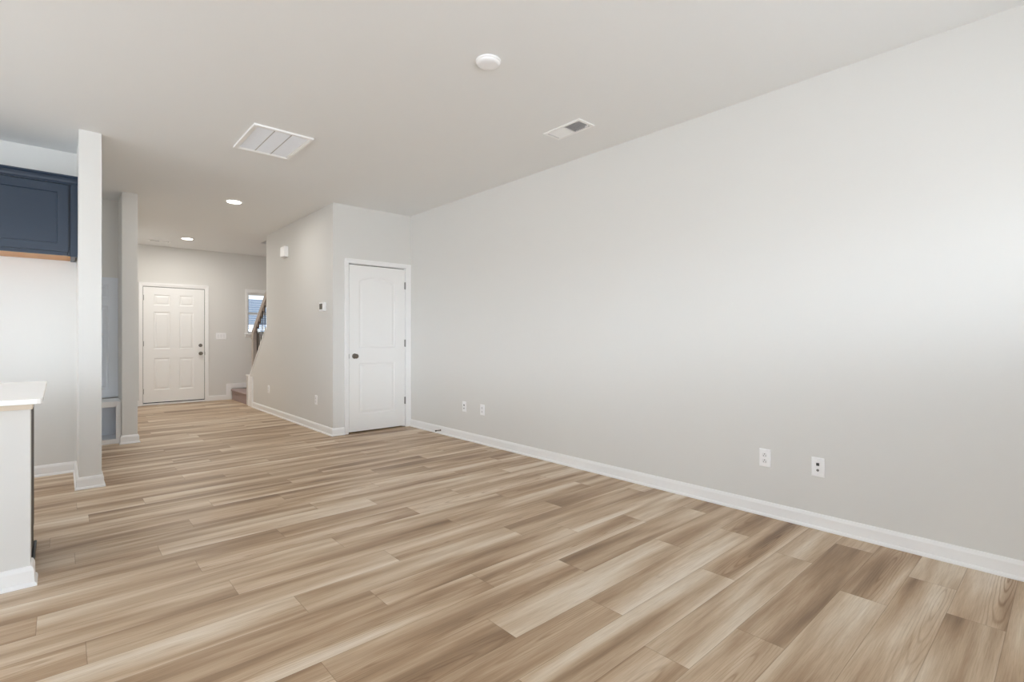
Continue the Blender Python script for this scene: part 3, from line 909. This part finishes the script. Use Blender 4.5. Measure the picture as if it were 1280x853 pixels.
sv = thing('supply_vent', (2.875, 2.57, H - 0.02), 'white two way supply vent with a dark half on the ceiling near the right wall', 'vent')
vx0, vx1, vy0, vy1 = 2.788, 2.966, 2.388, 2.752
mb = MB(); frame4(mb, vx0, vx1, vy0, vy1, 0.024, H - 0.009, H - 0.0005); mb.box(vx0 + 0.024, vx1 - 0.024, 2.562, 2.574, H - 0.009, H - 0.0005)
mb.build('frame', M['grille'], sv, bevel=0.002)
mb = MB(); mb.box(vx0 + 0.02, vx1 - 0.02, vy0 + 0.02, vy1 - 0.02, H - 0.0012, H - 0.0004); mb.build('duct_back', M['duct'], sv)
for ya, yb, sg in ((vy0 + 0.026, 2.560, 1), (2.576, vy1 - 0.026, -1)):
    mb = MB(); y = ya + 0.003
    while y < yb - 0.010:
        if sg > 0: mb.prism([(y, H - 0.0075), (y + 0.0015, H - 0.0085), (y + 0.0075, H - 0.002), (y + 0.006, H - 0.0015)], 0, vx0 + 0.024, vx1 - 0.024)
        else: mb.prism([(y + 0.0105, H - 0.0085), (y + 0.012, H - 0.0075), (y + 0.0015, H - 0.0015), (y, H - 0.002)], 0, vx0 + 0.024, vx1 - 0.024)
        y += 0.0165 if sg > 0 else 0.0115
    mb.build('louvers', M['duct'] if sg > 0 else M['grille'], sv)  # shade between the near louvers put into their greyer colour
mb = MB(); mb.box(2.915, 2.921, 2.415, 2.440, H - 0.016, H - 0.004); mb.build('damper_lever', M['plastic'], sv)

hv = thing('hall_vent', (1.205, 10.0, H - 0.02), 'slim white ceiling vent in front of the entry door', 'vent')
hx0, hx1, hy0, hy1 = 1.055, 1.355, 9.91, 10.08
mb = MB(); frame4(mb, hx0, hx1, hy0, hy1, 0.022, H - 0.010, H - 0.0005); mb.build('frame', M['grille'], hv, bevel=0.002)
mb = MB(); mb.box(hx0 + 0.018, hx1 - 0.018, hy0 + 0.018, hy1 - 0.018, H - 0.0012, H - 0.0004); mb.build('duct_back', M['duct'], hv)
mb = MB(); x = hx0 + 0.026
while x < hx1 - 0.034:
    s = 1 if x < 1.2 else -1
    mb.prism([(x, H - 0.0085), (x + 0.0015, H - 0.0085), (x + 0.0015 + 0.006 * s, H - 0.0015), (x + 0.006 * s, H - 0.0015)], 1, hy0 + 0.022, hy1 - 0.022); x += 0.013
mb.build('louvers', M['grille'], hv)

sd = thing('smoke_detector', (1.826, 2.243, H), 'round white smoke detector on the ceiling', 'smoke detector')
mb = MB(); mb.lathe([(0.072, 0), (0.072, 0.008), (0.068, 0.010)], (1.826, 2.243, H - 0.0004), (0, 0, -1), 48); mb.build('base', M['plastic'], sd, smooth=True)
mb = MB(); mb.lathe([(0.062, 0.007), (0.067, 0.010), (0.067, 0.016), (0.062, 0.023), (0.050, 0.027), (0.028, 0.028), (0.0, 0.028)], (1.826, 2.243, H), (0, 0, -1), 48); mb.build('cover', M['plastic'], sd, smooth=True)

# recessed lamps (each with its own light)
def downlight(x, y, label, power):
    t = thing('recessed_light', (x, y, H), label, 'ceiling light', 'lit recessed lights in the hall ceiling')
    mb = MB(); mb.lathe([(0.074, 0.0065), (0.078, 0.0075), (0.092, 0.005), (0.096, 0.0005)], (x, y, H), (0, 0, -1), 40)
    mb.build('trim_ring', M['plastic'], t, smooth=True)
    mb = MB(); mb.lathe([(0.0, 0.0045), (0.0735, 0.0045), (0.0735, 0.0085), (0.060, 0.0105), (0.0, 0.0115)], (x, y, H), (0, 0, -1), 40)
    mb.build('lens', M['lens'], t, smooth=True)
    area('lamp_glow', (x, y, H - 0.015), (0, 0, 0), 0.12, 0.12, power, (1.0, 0.97, 0.92), shape='DISK')


downlight(1.503, 6.531, 'lit round recessed ceiling light nearer the living room', 7.5)
downlight(1.505, 9.462, 'lit round recessed ceiling light farther off near the entry door', 18.0)
for lx_, ly_ in ((-1.6, 4.6), (-1.7, 2.4)):
    area('kitchen_fill', (lx_, ly_, H - 0.02), (0, 0, 0), 0.15, 0.15, 6.5, (1.0, 0.92, 0.82), shape='DISK')   # unseen fill lights added to brighten and warm the kitchen side
area('passage_fill', (-0.75, 6.45, H - 0.02), (0, 0, 0), 0.15, 0.15, 3.6, (0.90, 0.95, 1.0), shape='DISK')   # unseen fill light added to brighten the bench nook

clean_tmp()
